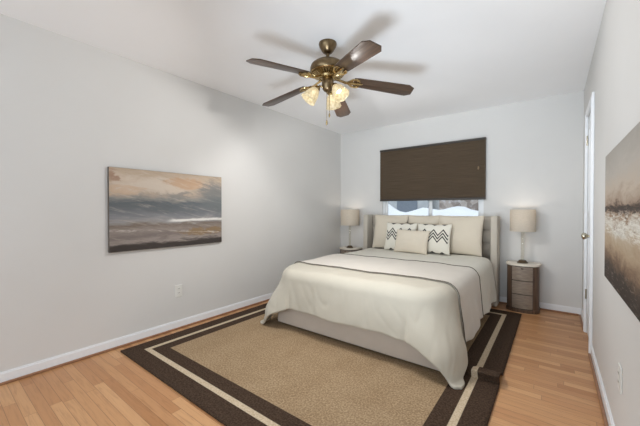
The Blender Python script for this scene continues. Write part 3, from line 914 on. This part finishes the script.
DROOP = math.radians(7.5); PITCH = math.radians(-11)
bmesh_blade = blade_bm(); bmesh_iron = iron_bm()
b0 = obj('blade', bmesh_blade, M_blade, fan, True, False)
i0 = obj('blade_iron', bmesh_iron, M_gold, fan, True, False)
for k in range(5):
    a = math.radians(39.5 + 72 * k + (0, 0, 0, 1.5, 3.0)[k]); DROOP = math.radians((8.0, 8.5, 7.7, 5.6, 5.4)[k])
    b = b0 if k == 0 else b0.copy(); ir = i0 if k == 0 else i0.copy()
    if k: COL.objects.link(b); COL.objects.link(ir)
    for q in (b, ir):
        q.parent = fan; q.location = (0, 0, 2.172 - H)
        q.rotation_mode = 'XYZ'
        q.rotation_euler = (Matrix.Rotation(a, 3, 'Z') @ Matrix.Rotation(DROOP, 3, 'Y') @ Matrix.Rotation(PITCH, 3, 'X')).to_euler('XYZ')

t = NT('lit_tulip_glass')
gx = t.noise(t.coord(), 60, 3)
gc = t.ramp(gx, [(0.3, srgb(170, 158, 128)), (0.7, srgb(200, 188, 160))])
t.set(gc, 0.3, 0, 0.5)
t.link(t.ramp(gx, [(0.35, (0.62, 0.50, 0.28, 1)), (0.62, (1.0, 0.90, 0.66, 1))]), t.b.inputs['Emission Color']); t.b.inputs['Emission Strength'].default_value = 0.5
tr = t.n.new('ShaderNodeBsdfTranslucent'); t.link(gc, tr.inputs[0])
tp_ = t.n.new('ShaderNodeBsdfTransparent'); tp_.inputs[0].default_value = (1, 0.96, 0.88, 1)
m1 = t.n.new('ShaderNodeMixShader'); m1.inputs[0].default_value = 0.2; t.link(t.b.outputs[0], m1.inputs[1]); t.link(tr.outputs[0], m1.inputs[2])
m2 = t.n.new('ShaderNodeMixShader'); m2.inputs[0].default_value = 0.25; t.link(m1.outputs[0], m2.inputs[1]); t.link(tp_.outputs[0], m2.inputs[2])
t.link(m2.outputs[0], t.n['Material Output'].inputs[0])
M_tulip = t.m
M_fb = NT('fan_bulb'); M_fb.b.inputs['Emission Color'].default_value = (1, 0.88, 0.66, 1); M_fb.b.inputs['Emission Strength'].default_value = 4.0; M_fb = M_fb.m
for deg in (107, 227, 347):
    a = math.radians(deg); d = Vector((math.cos(a), math.sin(a), 0)); ax = (d * 0.62 + Vector((0, 0, -0.78))).normalized()
    c = Vector((FX, FY, 0))
    p0 = c + d * 0.042 + Vector((0, 0, 2.100)); p1 = c + d * 0.062 + Vector((0, 0, 2.108)); p2 = c + d * 0.078 + Vector((0, 0, 2.092))
    arm = obj('light_arm', T([p0, p1, p2], 0.008, 10), M_gold, fan, True)
    obj('shade_holder', L([(0, -0.012), (0.016, -0.01), (0.024, 0.004), (0.026, 0.02), (0.023, 0.022), (0, 0.012)], p2, 24, ax), M_gold, arm, True)
    prof = [(0.024, 0.014), (0.034, 0.03), (0.046, 0.055), (0.053, 0.085), (0.056, 0.105), (0.062, 0.124)]
    inn = [(r - 0.003, z) for r, z in prof[::-1]]
    bm = bmesh.new(); n = 40; M = Matrix.Translation(p2) @ Vector((0, 0, 1)).rotation_difference(ax).to_matrix().to_4x4(); rings = []
    for r, z in prof + inn:
        f = ss(z, 0.05, 0.124)
        rings.append([bm.verts.new(M @ Vector(((r + 0.0022 * f * math.cos(8 * 2 * PI * q / n)) * math.cos(2 * PI * q / n), (r + 0.0022 * f * math.cos(8 * 2 * PI * q / n)) * math.sin(2 * PI * q / n), z))) for q in range(n)])
    for ra, rb in zip(rings, rings[1:]):
        for q in range(n): bm.faces.new((ra[q], ra[(q + 1) % n], rb[(q + 1) % n], rb[q]))
    sh = obj('glass_shade', bm, M_tulip, fan, 'all')
    obj('bulb', L([(0, 0.022), (0.012, 0.024), (0.014, 0.04), (0.021, 0.06), (0.020, 0.075), (0.011, 0.086), (0, 0.089)], p2, 20, ax), M_fb, sh, 'all')
    sl = bpy.data.lights.new('fan_light', 'SPOT'); sl.energy = 29.0; sl.color = (0.985, 0.97, 0.945)
    sl.shadow_soft_size = 0.02; sl.spot_size = math.radians(168); sl.spot_blend = 0.35
    so_ = bpy.data.objects.new('fan_light', sl); COL.objects.link(so_); so_.parent = fan
    so_.location = p2 + ax * 0.126 - root_loc(fan); so_.rotation_euler = ax.to_track_quat('-Z', 'Y').to_euler()

for (dx, dy, z1, tz) in ((0.0, -0.012, 1.845, 0.03), (0.012, 0.006, 1.90, 0.022)):
    x0, y0 = FX + dx, FY + dy
    bm = bmesh.new(); tube(bm, [(x0, y0, 2.062), (x0, y0, z1)], 0.0016, 6)
    for q in range(24):
        zz = z1 + (2.055 - z1) * q / 24; lathe(bm, [(0, -0.0026), (0.0026, 0), (0, 0.0026)], (x0, y0, zz), 6)
    ch = obj('pull_chain', bm, M_gold, fan, True)
    obj('chain_fob', L([(0, -tz - 0.012), (0.005, -tz - 0.006), (0.008, -tz + 0.008), (0.005, -0.006), (0.003, 0.0), (0, 0.001)], (x0, y0, z1), 12), M_gold, ch, True)
